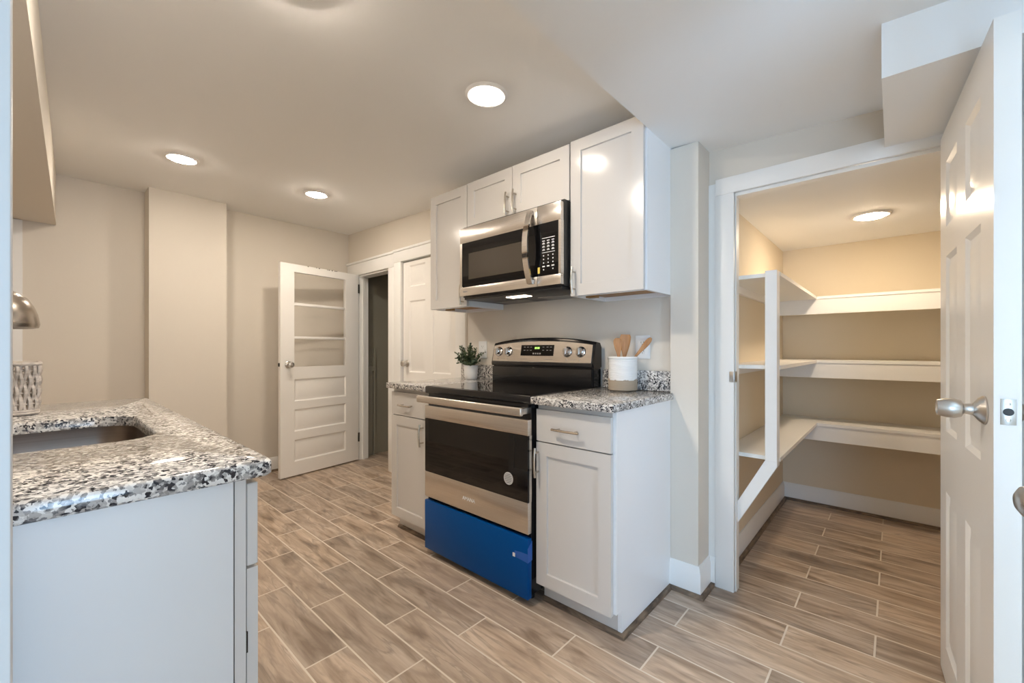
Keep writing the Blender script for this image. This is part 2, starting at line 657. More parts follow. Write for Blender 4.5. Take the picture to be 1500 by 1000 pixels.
mb = MB()
for a in ((-4.41, -4.0955, 0, 2.42), (-4.0955, -3.4995, 1.8955, 2.42), (-3.4995, -3.301, 0, 2.42), (-3.301, -2.53, 1.925, 2.42), (-2.53, -2.31, 0, 2.42)):
    mb.box(a[0], a[1], 2.16, 2.26, a[2], a[3])
struct('wall_back', mb, M_WALL, 'beige wall holding the hall doorway and the closet door', 'wall')
struct('wall_stove', box(-2.31, -0.80, 2.07, 2.26, 0, 2.42), M_WALL, 'beige wall behind the range and its counters', 'wall')
struct('wall_stub', box(-0.80, -0.67, 2.02, 2.215, 0, 2.10), M_WALL, 'narrow grey beige wall end between base cabinet and pantry casing', 'wall')
mb = MB()
for a in ((-0.67, -0.555, 0, 2.10), (-0.555, 0.135, 1.878, 2.10), (0.135, 1.66, 0, 2.06)):
    mb.box(a[0], a[1], 2.175, 2.215, a[2], a[3])
struct('wall_pantry_front', mb, M_WALL, 'grey wall above and around the pantry doorway', 'wall')
struct('wall_pantry_left', box(-0.73, -0.635, 2.26, 3.8, 0, 2.0), M_PWALL, 'tan pantry wall on the left of the shelves', 'wall')
struct('wall_pantry_back', box(-0.73, 1.2, 3.8, 3.9, 0, 2.0), M_PWALL, 'tan back wall of the pantry', 'wall')
struct('wall_pantry_right', box(1.1, 1.2, 2.215, 3.8, 0, 2.0), M_PWALL, 'tan pantry wall hidden behind the pantry door', 'wall')
struct('ceiling_pantry', box(-0.73, 1.2, 2.215, 3.9, 1.889, 2.0), M_CEIL, 'warm lit pantry ceiling', 'ceiling')
struct('ceiling_box', box(-0.027, 1.66, 1.60, 2.175, 1.911, 2.075), M_CEIL, 'boxed white bulkhead dropping from ceiling above the pantry door', 'bulkhead')
mb = MB()
mb.prism([(-4.31, 0.045), (-0.86, -0.054), (-0.86, -0.36), (-4.31, -0.36)], 'z', 2.0, 2.40)
struct('ceiling_soffit', mb, M_WALL, 'beige soffit running above the sink counter', 'soffit')
mb = MB()
mb.box(-0.86, -0.80, -1.75, -0.035, 0, 2.5)
mb.box(-0.80, -0.45, -1.75, -0.035, 0, 2.105)  # thickened to keep daylight off the sink cabinet's end panel
mb.box(-0.45, -0.12, -0.32, -0.10, 0, 2.085)  # unseen block added to shade the casing from the entry daylight
struct('wall_partition_and_light_blocker', mb, M_WALL, 'wall end at the left edge of view, with added light-blocking return', 'wall')
struct('trim_1', box(-0.45, -0.43, -0.14, -0.0155, 0, 2.085, bev=0.002), M_JAMB_SHADE, 'white casing at the left edge of the photo in front of the sink counter', 'door casing')
struct('trim_2', box(-4.31, -4.285, -0.36, -0.107, 0.94, 1.995), M_TRIM, 'white upright board on far wall beyond the faucet', 'trim')
# entry room behind the camera
mb = MB()
mb.box(0.50, 0.60, 1.17, 2.175, 0, 2.03)
mb.box(0.50, 1.66, 1.12, 1.17, 0, 1.975)  # unseen return, placed to keep window light off the pantry door edge
struct('wall_right', mb, M_WALL, 'entry wall hidden behind the open doors', 'wall')
mb = MB()
mb.box(1.56, 1.66, -1.75, 1.12, 0, 0.30)
mb.box(1.56, 1.66, -1.75, 1.12, 1.9, 1.98)
mb.box(1.56, 1.66, 0.85, 1.12, 0.30, 1.9)
mb.box(1.56, 1.66, -1.75, 0.0, 0.30, 1.9)
struct('wall_entry_side', mb, M_WALL, 'entry wall with the daylight window behind the camera', 'wall')
mb = MB()
mb.box(-0.735, 0.45, -1.85, -1.75, 0, 2.2)
mb.box(1.20, 1.66, -1.85, -1.75, 0, 2.06)
mb.box(0.45, 1.20, -1.85, -1.75, 2.02, 2.2)
struct('wall_entry_rear', mb, M_WALL, 'entry wall with the open doorway behind the camera', 'wall')

# hall beyond the open door
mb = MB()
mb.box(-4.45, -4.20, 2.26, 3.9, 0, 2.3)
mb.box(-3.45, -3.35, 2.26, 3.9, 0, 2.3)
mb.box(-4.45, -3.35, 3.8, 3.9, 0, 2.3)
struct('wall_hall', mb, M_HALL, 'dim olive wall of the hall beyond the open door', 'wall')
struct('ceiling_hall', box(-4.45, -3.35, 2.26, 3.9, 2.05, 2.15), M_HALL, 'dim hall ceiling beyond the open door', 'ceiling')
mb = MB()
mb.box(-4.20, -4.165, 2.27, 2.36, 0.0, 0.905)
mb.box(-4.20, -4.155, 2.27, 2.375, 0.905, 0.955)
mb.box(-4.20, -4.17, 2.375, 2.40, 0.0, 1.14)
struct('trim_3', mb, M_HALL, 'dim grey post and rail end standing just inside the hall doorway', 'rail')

# closet void
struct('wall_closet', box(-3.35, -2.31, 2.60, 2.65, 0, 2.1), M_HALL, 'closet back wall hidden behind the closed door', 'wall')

# casings, jambs, baseboards
mb = MB()
mb.box(-4.29, -4.08, 2.14, 2.16, 0, 1.895, bev=0.003)
mb.box(-4.29, -3.40, 2.138, 2.16, 1.895, 2.015, bev=0.003)
mb.box(-4.30, -3.40, 2.128, 2.16, 2.015, 2.038, bev=0.004)
mb.box(-3.50, -3.40, 2.14, 2.16, 0, 1.895, bev=0.003)
mb.box(-4.095, -4.08, 2.16, 2.262, 0, 1.895)
mb.box(-3.50, -3.488, 2.16, 2.262, 0, 1.895)
mb.box(-4.08, -3.50, 2.16, 2.262, 1.88, 1.895)
mb.box(-4.08, -4.065, 2.195, 2.215, 0, 1.88)
struct('trim_4', mb, M_TRIM, 'white casing and jambs of the open hall doorway', 'door casing')
mb = MB()
mb.box(-3.396, -3.288, 2.135, 2.16, 0, 1.925, bev=0.003)
mb.box(-2.53, -2.415, 2.135, 2.16, 0, 1.925, bev=0.003)
mb.box(-3.396, -2.415, 2.133, 2.16, 1.925, 2.020, bev=0.003)
mb.box(-3.399, -2.410, 2.125, 2.16, 2.020, 2.042, bev=0.004)
mb.box(-3.300, -3.288, 2.16, 2.21, 0, 1.925)
struct('trim_5', mb, M_TRIM, 'white casing around the closed six-panel closet door', 'door casing')
pc = thing('trim_6', 'white wide casing framing the pantry doorway', 'door casing', (-0.6, 2.165, 0), kind='structure')
mb = MB()
mb.box(-0.637, -0.555, 2.155, 2.175, 0, 1.872, bev=0.003)
mb.box(-0.637, 0.30, 2.155, 2.175, 1.872, 1.950, bev=0.003)
mb.box(0.135, 0.225, 2.156, 2.175, 0, 1.872, bev=0.003)
obj('casing', mb, M_TRIM, pc)
mb = MB()
mb.box(-0.566, -0.550, 2.175, 2.222, 0, 1.872)
mb.box(0.130, 0.145, 2.175, 2.222, 0, 1.872)
mb.box(-0.55, 0.13, 2.175, 2.222, 1.858, 1.874)
obj('jamb', mb, M_TRIM, pc)
mb = MB().box(-0.670, -0.637, 2.168, 2.175, 0, 1.935)
obj('filler_strip', mb, M_TRIM, pc)
mb = MB().box(-0.574, -0.553, 2.1525, 2.156, 0.985, 1.035, bev=0.001)
mb.box(-0.5515, -0.5495, 2.158, 2.19, 0.985, 1.035)
tag(obj('strike_plate', mb, M_STEELN, pc), 'small nickel strike plate')


def sweep(prof, pts):
    """moulding profile of (distance from wall, height) run along pts with mitred corners, the room on the right"""
    t = bmesh.new()
    P = [Vector((*p, 0)) for p in pts]
    nn = []
    for a, b in zip(P, P[1:]):
        d = (b - a).normalized()
        nn.append(Vector((d.y, -d.x, 0)))
    rings = []
    for i, p in enumerate(P):
        n0, n1 = nn[max(0, i - 1)], nn[min(i, len(nn) - 1)]
        m = (n0 + n1).normalized()
        m = m / max(0.2, m.dot(n0))
        rings.append([t.verts.new(p + m * q[0] + Vector((0, 0, q[1]))) for q in prof])
    k = len(prof)
    for A, B in zip(rings, rings[1:]):
        for i in range(k):
            t.faces.new((A[i], B[i], B[(i + 1) % k], A[(i + 1) % k]))
    t.faces.new(rings[0])
    t.faces.new(rings[-1][::-1])
    bmesh.ops.recalc_face_normals(t, faces=t.faces)
    return MB()._take(t)


def base_prof(h):
    return [(0, 0), (0.014, 0), (0.014, h - 0.028), (0.010, h - 0.022), (0.009, h - 0.008), (0.004, h), (0, h)]


def shoe_prof(off):
    r = 0.017
    return [(off, 0)] + [(off + r * math.cos(k * math.pi / 10), r * math.sin(k * math.pi / 10)) for k in range(6)]


struct('baseboard_far', sweep(base_prof(.13), [(-4.31, 1.006), (-4.31, 2.13)]), M_TRIM, 'white baseboard along the far wall behind the open door', 'baseboard')
struct('baseboard_wrap', sweep(base_prof(.137), [(-0.799, 2.02), (-0.67, 2.02), (-0.67, 2.168), (-0.638, 2.168)]), M_TRIM, 'white baseboard wrapping the wall end beside the base cabinet', 'baseboard')
struct('baseboard_pantry', sweep(base_prof(.125), [(-0.635, 2.262), (-0.635, 3.8), (1.1, 3.8)]), M_TRIM, 'white baseboard around the pantry floor', 'baseboard')
struct('trim_7', sweep(shoe_prof(0), [(-1.185, 1.529), (-0.7985, 1.529), (-0.7985, 2.0055), (-0.6555, 2.0055), (-0.6555, 2.1535), (-0.638, 2.1535)]), M_SHOE,
       'dark wood quarter-round moulding at foot of the right base cabinet', 'moulding')
struct('trim_8', sweep(shoe_prof(.0142), [(-0.635, 2.262), (-0.635, 3.8), (1.1, 3.8)]), M_SHOE, 'dark wood quarter-round moulding along the pantry floor', 'moulding')
struct('trim_9', sweep(shoe_prof(.0142), [(-4.31, 1.006), (-4.31, 2.13)]), M_SHOE, 'dark wood quarter-round moulding at the far wall', 'moulding')
struct('trim_10', sweep(shoe_prof(0), [(-2.36, 1.529), (-1.96, 1.529)]), M_SHOE, 'dark wood quarter-round moulding at foot of the left base cabinet', 'moulding')


# ------------------------------------------------------------------ doors
def round_knob(parent, x, y, z, ny, r=0.026, stem=0.026, length=0.03, name='knob', local=True, m=None):
    mb = MB()
    p = [(0.031, 0), (0.031, 0.004), (0.024, 0.010), (0.012, 0.013), (0.010, stem), (0.014, stem + 0.003), (r, stem + 0.012), (r * 1.02, stem + 0.02), (r * 0.9, stem + length), (r * 0.55, stem + length + 0.006), (0, stem + length + 0.007)]
    mb.lathe(p, (x, y, z), (0, ny, 0), 28)
    return obj(name, mb, m or M_STEELN, parent, local)


def tulip_knob(parent, x, y, z, ny):
    mb = MB()
    p = [(0.034, 0), (0.034, 0.003), (0.028, 0.010), (0.014, 0.020), (0.0125, 0.034), (0.0135, 0.036), (0.0205, 0.040), (0.0245, 0.052), (0.0235, 0.066), (0.0195, 0.082), (0.0165, 0.083), (0.0155, 0.080), (0, 0.080)]
    mb.lathe(p, (x, y, z), (0, ny, 0), 32)
    return obj('knob', mb, M_STEELN, parent, True)


# open half-glazed door in the far corner: local x from hinge to free edge, front faces the room
H1 = Vector((-4.10, 2.14, 0))
F1 = Vector((-3.977, 1.356, 0))
a1 = math.atan2(F1.y - H1.y, F1.x - H1.x)
d1 = thing('door_1', 'open white door with three glass lites over three panels, far corner', 'door', (H1.x, H1.y, 0.012), a1, kind='structure')
W1, Z1 = (F1 - H1).length, 1.885
s2 = lambda s: W1 - s                       # distance from the free edge -> local x
mb = MB(Matrix.Translation((0, 0, 0)))
op = [(s2(.645), s2(.124), .968, 1.815, 'open')]
pn = [(s2(.648), s2(.124), z0, z1, 'raised') for z0, z1 in ((.660, .860), (.392, .590), (.124, .318))]
mb.slab(W1, Z1, 0.035, op + pn)
leaf = obj('leaf', mb, M_DOOR, d1, True)
mb = MB()
for z in (1.242 - .012, 1.541 - .012):
    mb.box(s2(.645), s2(.124), 0.006, 0.029, z - 0.012, z + 0.012, bev=0.004)
obj('glazing_bar', mb, M_DOOR, d1, True)
for (z0, z1) in ((.968, 1.218), (1.242, 1.517), (1.541, 1.815)):
    obj('glass_pane', MB().box(s2(.645), s2(.124), 0.016, 0.019, z0, z1), M_GLASS, d1, True)
k = round_knob(d1, s2(.070), 0.0355, 0.99, 1)
round_knob(d1, s2(.070), -0.0005, 0.99, -1)
obj('latch', MB().box(W1 - 0.001, W1 + 0.008, 0.012, 0.024, 0.975, 1.005), M_GASK, d1, True)
for z in (1.743, 0.227):
    obj('hinge', MB().cyl((-0.004, 0.037, z - 0.045), (-0.004, 0.037, z + 0.045), 0.007, seg=10).box(-0.004, 0.006, 0.034, 0.0365, z - .045, z + .045), M_GASK, d1, True)
mb = MB()
random.seed(3)
for i in range(9):
    x = W1 * (0.30 + 0.45 * random.random())
    w = random.uniform(.004, .014)
    mb.box(x, x + w, 0.0345, 0.0357, Z1 - random.uniform(.003, .008), Z1 + 0.0004)
tag(obj('paint_chips', mb, M_GASK, leaf, True), 'dark chips along the worn top edge')

# closed six panel closet door
d2 = thing('door_2', 'closed white six-panel closet door behind the left counter', 'door', (-3.285, 2.165, 0.01), 0, kind='structure')
pn = []
for (x0, x1) in ((.090, .325), (.430, .665)):
    for (z0, z1) in ((1.68, 1.87), (.925, 1.555), (.20, .78)):
        pn.append((x0, x1, z0, z1, 'raised'))
obj('leaf', MB().slab(.752, 1.905, 0.035, pn), M_DOOR, d2, True)
round_knob(d2, .06, -0.0005, 1.0, -1)

# pantry door, swung open toward the camera: local x from hinge to free edge
F3 = Vector((.167, 1.443, 0))
H3 = Vector((.123, 2.154, 0))
a3 = math.atan2(F3.y - H3.y, F3.x - H3.x)
d3 = thing('door_3', 'white six-panel pantry door swung open at the right edge', 'door', (H3.x, H3.y, 0.008), a3, kind='structure')
W3, Z3 = (F3 - H3).length, 1.882
pn = []
for (x0, x1) in ((.12, .300), (.42, .605)):
    for (z0, z1) in ((1.545, 1.765), (.855, 1.445), (.12, .65)):
        pn.append((W3 - x1, W3 - x0, z0, z1, 'raised'))
mb = MB(Matrix.Translation((0, 0, 0)))
mb.slab(W3, Z3, 0.042, pn)
# the leaf's room side is local -y; thickness runs to local +y, away from the viewer
obj('leaf', mb, M_DOOR, d3, True)
lx = W3 - 0.077
tulip_knob(d3, lx, -0.0005, 0.985, -1)
tulip_knob(d3, lx, 0.0425, 0.985, 1)
mb = MB().box(W3 - 0.0003, W3 + 0.0012, 0.010, 0.034, 0.962, 1.020, bev=0.0005)
lp = tag(obj('latch_plate', mb, M_STEELN, d3, True), 'nickel latch plate with two screws in the door edge')
mb = MB().cyl((W3, 0.022, 0.991), (W3 + 0.0022, 0.022, 0.991), 0.0085, seg=20)
obj('latch_bolt', mb, M_GASK, lp, True)
for z in (0.973, 1.009):
    obj('screw', MB().lathe([(0.0042, 0), (0.0035, 0.0016), (0, 0.0019)], (W3 + .0010, 0.022, z), (1, 0, 0), 14), M_CHROME, lp, True)
for z in (1.70, 0.2):
    obj('hinge', MB().cyl((-0.004, 0.048, z - 0.045), (-0.004, 0.048, z + 0.045), 0.006, seg=10), M_STEELN, d3, True)

# outer entry door, open, only its knob reaches into the frame
a4 = math.atan2(1.05 - 0.27, 0.181 - 0.341)
d4 = thing('door_4', 'entry door beyond right edge, only its nickel knob showing', 'door', (0.341, 0.27, 0.01), a4, kind='structure')
pn = [(.10, .36, z0, z1, 'raised') for z0, z1 in ((.2, .8), (1.0, 1.8))] + [(.45, .70, z0, z1, 'raised') for z0, z1 in ((.2, .8), (1.0, 1.8))]
obj('leaf', MB(Matrix.Translation((0, -0.04, 0))).slab(.796, 1.93, 0.04, pn), M_DOOR, d4, True)
round_knob(d4, .722, 0.0005, .905, 1, r=0.024)

# ------------------------------------------------------------------ recessed lamps
for i, (x, y, lab) in enumerate(((-1.335, 1.305, 'recessed ceiling light nearest the upper cabinets'), (-3.27, 0.563, 'recessed ceiling light in front of the pillar'),
                                 (-3.26, 1.382, 'recessed ceiling light nearest the open glazed door'), (-1.335, 0.50, 'recessed ceiling light cut off by the top edge of the photo'))):
    z = zk(x)
    t = thing('recessed_light', lab, 'ceiling light', (x, y, z), 0, 'recessed lights in the kitchen ceiling')
    t.rotation_euler = (0, math.atan(0.03), 0)
    r = 0.072 if i in (0, 3) else 0.066
    obj('trim_ring', MB().lathe([(r - .004, -0.001), (r - .002, -0.009), (r + .010, -0.011), (r + .020, -0.004), (r + .022, -0.0005), (r - .004, -0.0005)], seg=48), M_LAMPW, t, True)
    obj('diffuser', MB().lathe([(r - .004, -0.003), (r - .004, -0.010), (r - .010, -0.016), (r * .6, -0.020), (0, -0.021)], seg=48), (M_LEDD, M_LEDS, M_LEDK, M_LEDB)[i], t, True)
t = thing('recessed_light', 'recessed ceiling light inside the pantry', 'ceiling light', (-0.096, 3.09, 1.889))
obj('trim_ring', MB().lathe([(.064, -0.001), (.066, -0.008), (.078, -0.010), (.090, -0.004), (.092, -0.0005), (.064, -0.0005)], seg=48), M_LAMPW, t, True)
obj('diffuser', MB().lathe([(.064, -0.003), (.064, -0.010), (.058, -0.016), (.04, -0.020), (0, -0.021)], seg=48), M_LEDP, t, True)


# ------------------------------------------------------------------ upper cabinets
def upper(label, x0, x1, z0, z1, doors, handles):
    yf = 1.742
    t = thing('wall_cabinet', label, 'cabinet', ((x0 + x1) / 2, 1.90, z0), 0, 'white shaker wall cabinets')
    mb = MB()
    mb.box(x0, x0 + .016, yf + .021, 2.07, z0, z1)
    mb.box(x1 - .016, x1, yf + .021, 2.07, z0, z1)
    mb.box(x0 + .016, x1 - .016, yf + .021, 2.07, z1 - .016, z1)
    mb.box(x0 + .016, x1 - .016, yf + .021, yf + .040, z0, z1 - .016)
    mb.box(x0 + .016, x1 - .016, 2.055, 2.07, z0, z1 - .016)
    obj('body', mb, M_CAB_LIT, t)
    mb = MB().box(x0 + .016, x1 - .016, yf + .040, 2.055, z0 + .022, z0 + .034)
    mb.box(x0 + .016, x0 + .07, 1.86, 1.90, z0 + .002, z0 + .022)
    tag(obj('underside', mb, M_RAWWOOD, t), 'bare brown wood underside')
    for (a, b), h in zip(doors, handles):
        d = shaker_face('door', t, a, b, z0 + .001, z1 - .003, yf)
        bar_pull(d, h[0], yf, h[1], h[2], True)
    return t


upper('tall white shaker wall cabinet right of the microwave', -1.190, -0.80, 1.400, 2.166, [(-1.187, -0.808)], [(-1.162, 1.475, .125)])
upper('short white shaker wall cabinet with two doors above the microwave', -1.952, -1.192, 1.879, 2.160, [(-1.949, -1.578), (-1.574, -1.196)], [(-1.603, 1.950, .125), (-1.548, 1.953, .125)])
upper('tall white shaker wall cabinet left of the microwave', -2.325, -1.954, 1.404, 2.158, [(-2.320, -1.957)], [(-1.985, 1.475, .125)])

# ------------------------------------------------------------------ microwave
t = thing('microwave', 'stainless and black microwave mounted above the range', 'microwave', (-1.57, 1.88, 1.445))
mb = MB()
mb.box(-1.944, -1.198, 1.705, 2.068, 1.452, 1.876)
obj('body', mb, M_BLACKPL, t)
mb = MB()
x0, x1, z0, z1 = -1.944, -1.349, 1.457, 1.862
gx0, gx1, gz0, gz1 = -1.925, -1.352, 1.508, 1.771
mb.box(x0, x1, 1.677, 1.705, gz1, z1, bev=.002)
mb.box(x0, x1, 1.677, 1.705, z0, gz0, bev=.002)
mb.box(x0, gx0, 1.677, 1.705, gz0, gz1)
dr = obj('door', mb, M_STEEL, t)
obj('window_glass', MB().box(gx0, x1, 1.679, 1.700, gz0, gz1), M_BLACKGL, dr)
obj('window_screen', MB().box(-1.868, -1.425, 1.6785, 1.690, 1.552, 1.705), M_MWWIN, dr)
mb = MB()
pts = []
for i in range(17):
    s = -1 + i / 8
    pts.append((-1.383, 1.660 - 0.042 * (1 - s * s), 1.659 + s * .186))
for i in range(16):
    (xa, ya, za), (xb, yb, zb) = pts[i], pts[i + 1]
    mb.prism([(ya, za), (yb, zb), (yb + .009, zb), (ya + .009, za)], 'x', -1.400, -1.366)
bmesh.ops.remove_doubles(mb.bm, verts=mb.bm.verts, dist=1e-5)
mb.box(-1.396, -1.370, 1.662, 1.678, 1.825, 1.845)
mb.box(-1.396, -1.370, 1.662, 1.678, 1.473, 1.493)
tag(obj('handle', mb, M_STEEL, dr), 'bowed stainless bar handle')
mb = MB().text('Amana', Matrix.Translation((-1.897, 1.6765, 1.478)) @ FRONT, 0.013)
obj('logo', mb, M_GREYTX, dr)
mb = MB()
mb.box(-1.345, -1.200, 1.677, 1.705, gz1, z1, bev=.002)
mb.box(-1.345, -1.200, 1.677, 1.705, z0, gz0, bev=.002)
mb.box(-1.214, -1.200, 1.677, 1.705, gz0, gz1)
cp = obj('control_panel', mb, M_STEEL, t)
obj('control_glass', MB().box(-1.345, -1.214, 1.678, 1.70, gz0, gz1), M_BLACKGL, cp)
random.seed(5)
mb = MB()
mb.box(-1.316, -1.236, 1.6772, 1.6785, 1.694, 1.697)
mb.box(-1.316, -1.236, 1.6772, 1.6785, 1.622, 1.6245)
for r_, z in enumerate((1.682, 1.668, 1.652, 1.636)):
    for c in range(3):
        xx = -1.306 + c * 0.029
        mb.box(xx - .008, xx + .008, 1.6772, 1.6785, z - .002, z + .002)
        if r_ > 0:
            mb.box(xx - .005, xx + .005, 1.6772, 1.6785, z + .004, z + .006)
for r_, z in enumerate((1.608, 1.590, 1.572, 1.554, 1.538)):
    for c in range(3):
        if r_ == 4 and c == 1:
            continue
        xx = -1.306 + c * 0.029
        w = .008 if (r_ == 3) else .003
        mb.box(xx - w, xx + w, 1.6772, 1.6785, z - .003, z + .003)
obj('key_markings', mb, M_WHITETX, cp)
obj('sticker', MB().box(-1.343, -1.330, 1.6768, 1.6785, 1.522, 1.553), M_YELLOW, cp)
mb = MB()
mb.box(-1.93, -1.21, 1.70, 2.06, 1.436, 1.452, bev=.004)
vb = obj('vent_base', mb, M_BLACKPL, t)
for (xa, xb) in ((-1.86, -1.62), (-1.52, -1.28)):
    obj('grease_filter', MB().box(xa, xb, 1.90, 2.03, 1.433, 1.437), M_FILTER, vb)
obj('light_lens', MB().box(-1.64, -1.50, 1.76, 1.82, 1.433, 1.4365), M_LENS, vb)

# ------------------------------------------------------------------ range
t = thing('range', 'freestanding electric range with black glass top between two base cabinets', 'range', (-1.57, 1.72, 0))
mb = MB()
mb.box(-1.943, -1.196, 1.445, 2.03, 0.045, 0.890)
obj('body', mb, M_BLACKEN, t)
for sx in (-1.90, -1.24):
    for sy in (1.50, 1.98):
        obj('foot', MB().cyl((sx, sy, 0), (sx, sy, 0.046), .016, seg=14), M_BLACKPL, t)
# storage drawer in blue film
mb = MB().box(-1.942, -1.192, 1.418, 1.446, 0.035, 0.303, bev=.003)
dw = tag(obj('storage_drawer', mb, M_BLUE, t), 'storage drawer still wrapped in blue film')
mb = MB()
mb.prism([(-1.268, .232), (-1.232, .236), (-1.1915, .238), (-1.1915, .200), (-1.225, .203), (-1.262, .205), (-1.272, .215)], 'y', 1.4168, 1.418)
mb.prism([(1.4168, .262), (1.446, .290), (1.446, .205), (1.4168, .200)], 'x', -1.1915, -1.1895)
tp = obj('tape', mb, M_TAPE, dw)
obj('paper_scrap', MB().box(-1.279, -1.265, 1.4158, 1.417, .205, .222), M_PAPER, tp)
# oven door
mb = MB()
mb.box(-1.943, -1.192, 1.420, 1.446, 0.323, 0.462, bev=.002)
mb.box(-1.943, -1.192, 1.420, 1.446, 0.757, 0.827, bev=.002)
mb.box(-1.943, -1.192, 1.430, 1.446, 0.462, 0.757)
od = tag(obj('oven_door', mb, M_STEEL, t), 'stainless oven door with wide black window')
obj('oven_glass', MB().box(-1.942, -1.193, 1.4205, 1.432, 0.463, 0.756), M_BLACKGL, od)
mb = MB()
mb.box(-1.951, -1.190, 1.366, 1.390, .848, .886, bev=.007, seg=3)
mb.box(-1.935, -1.910, 1.385, 1.45, .852, .880, bev=.003)
mb.box(-1.230, -1.205, 1.385, 1.45, .852, .880, bev=.003)
obj('handle', mb, M_STEEL, od)
obj('logo', MB().text('AMANA', Matrix.Translation((-1.580, 1.4196, 0.378)) @ FRONT, 0.026), M_WHITETX, od)
st = obj('sticker', MB().cyl((-1.309, 1.4202, .548), (-1.309, 1.4196, .548), .029, seg=32), M_STICK, od)
mb = MB()
for k_, w in enumerate((.012, .019, .021, .021, .019, .012)):
    mb.box(-1.309 - w, -1.309 + w, 1.4190, 1.4197, .566 - k_ * .0075, .568 - k_ * .0075)
obj('sticker_lettering', mb, M_DARKTX, st)
# cooktop
mb = MB()
mb.box(-1.957, -1.190, 1.432, 1.985, .893, .932, bev=.004)
ck = obj('cooktop', mb, M_BLACKEN, t)
obj('glass_top', MB().box(-1.950, -1.195, 1.445, 1.955, .9315, .9335), M_BLACKGL, ck)
mb = MB().box(-1.93, -1.205, 1.437, 1.445, .880, .893)
obj('vent_trim', mb, M_BLACKPL, ck)
# backguard with an arched top
bgx0, bgx1 = -1.957, -1.190


def arch(x):
    s = (x - (bgx0 + bgx1) / 2) / ((bgx1 - bgx0) / 2)
    return 1.0 - abs(s) ** 2.2


mb = MB()
mb.box(-1.945, -1.200, 1.955, 2.02, .932, 1.030, bev=.004)
mb.box(-1.950, -1.196, 1.975, 2.045, .932, 1.066)
mb.box(-1.950, -1.196, 1.950, 1.985, 1.036, 1.064, bev=.006)
t_ = bmesh.new()
N = 24
rings = []
for i in range(N + 1):
    x = bgx0 + (bgx1 - bgx0) * i / N
    a = arch(x)
    zt = 1.168 + .030 * a
    prof = [(1.966, 1.040), (1.962, 1.058), (1.988, zt - .002), (1.996, zt + .010), (2.030, zt + .006), (2.045, zt - .02), (2.045, 1.040)]
    rings.append([t_.verts.new((x, p[0], p[1])) for p in prof])
for i in range(N):
    for k_ in range(7):
        t_.faces.new((rings[i][k_], rings[i][(k_ + 1) % 7], rings[i + 1][(k_ + 1) % 7], rings[i + 1][k_]))
t_.faces.new(rings[0])
t_.faces.new(rings[-1][::-1])
bmesh.ops.recalc_face_normals(t_, faces=t_.faces)
mb._take(t_)
bk = obj('backguard', mb, M_BLACKEN, t)


def on_guard(x, z, lift=0.0):
    f = (z - 1.058) / (1.190 - 1.058)
    return Vector((x, 1.962 + .0255 * f * (1.190 - 1.058) / .130 - lift, z))


mb = MB()
t_ = bmesh.new()
top, bot, topb, botb = [], [], [], []
for i in range(N + 1):
    x = -1.948 + (1.948 - 1.205) * i / N
    zt = 1.160 + .026 * arch(x)
    top.append(t_.verts.new(on_guard(x, zt, .003)))
    bot.append(t_.verts.new(on_guard(x, 1.064, .003)))
    topb.append(t_.verts.new(on_guard(x, zt, -.004)))
    botb.append(t_.verts.new(on_guard(x, 1.064, -.004)))
for i in range(N):
    t_.faces.new((bot[i], bot[i + 1], top[i + 1], top[i]))
    t_.faces.new((top[i], top[i + 1], topb[i + 1], topb[i]))
    t_.faces.new((botb[i], botb[i + 1], bot[i + 1], bot[i]))
    t_.faces.new((topb[i], topb[i + 1], botb[i + 1], botb[i]))
t_.faces.new((bot[0], top[0], topb[0], botb[0]))
t_.faces.new((bot[-1], botb[-1], topb[-1], top[-1]))
bmesh.ops.recalc_face_normals(t_, faces=t_.faces)
mb._take(t_)
pl = obj('control_panel', mb, M_STEEL, bk)
nrm = Vector((0, -.130, .0255)).normalized()
for kx in (-1.900, -1.815, -1.366, -1.277):
    p = on_guard(kx, 1.124, .003)
    mb = MB()
    mb.lathe([(.029, 0), (.029, .004), (.026, .006), (.022, .008), (.021, .020), (.018, .024), (0, .024)], p, nrm, 28)
    kb = obj('knob', mb, M_CHROME, bk)
    mb = MB(Matrix.Translation(p + nrm * .0235))
    mb.box(-.005, .005, -.009, 0.0, -.019, .019, bev=.002)
    obj('knob_grip', mb, M_STEELN, kb)
    obj('knob_ring', MB().lathe([(.0295, 0), (.0305, .002), (.0285, .0035), (.0265, .002)], p, nrm, 28), M_BLACKPL, kb)


def guard_rect(mb, x0, x1, z0, z1, lift, th=.001):
    A = [on_guard(x, z, lift) for x, z in ((x0, z0), (x1, z0), (x1, z1), (x0, z1))]
    B = [on_guard(x, z, lift - th) for x, z in ((x0, z0), (x1, z0), (x1, z1), (x0, z1))]
    q = bmesh.new()
    a = [q.verts.new(v) for v in A]
    b = [q.verts.new(v) for v in B]
    q.faces.new(a)
    q.faces.new(b[::-1])
    for k_ in range(4):
        q.faces.new((a[k_], b[k_], b[(k_ + 1) % 4], a[(k_ + 1) % 4]))
    bmesh.ops.recalc_face_normals(q, faces=q.faces)
    mb._take(q)


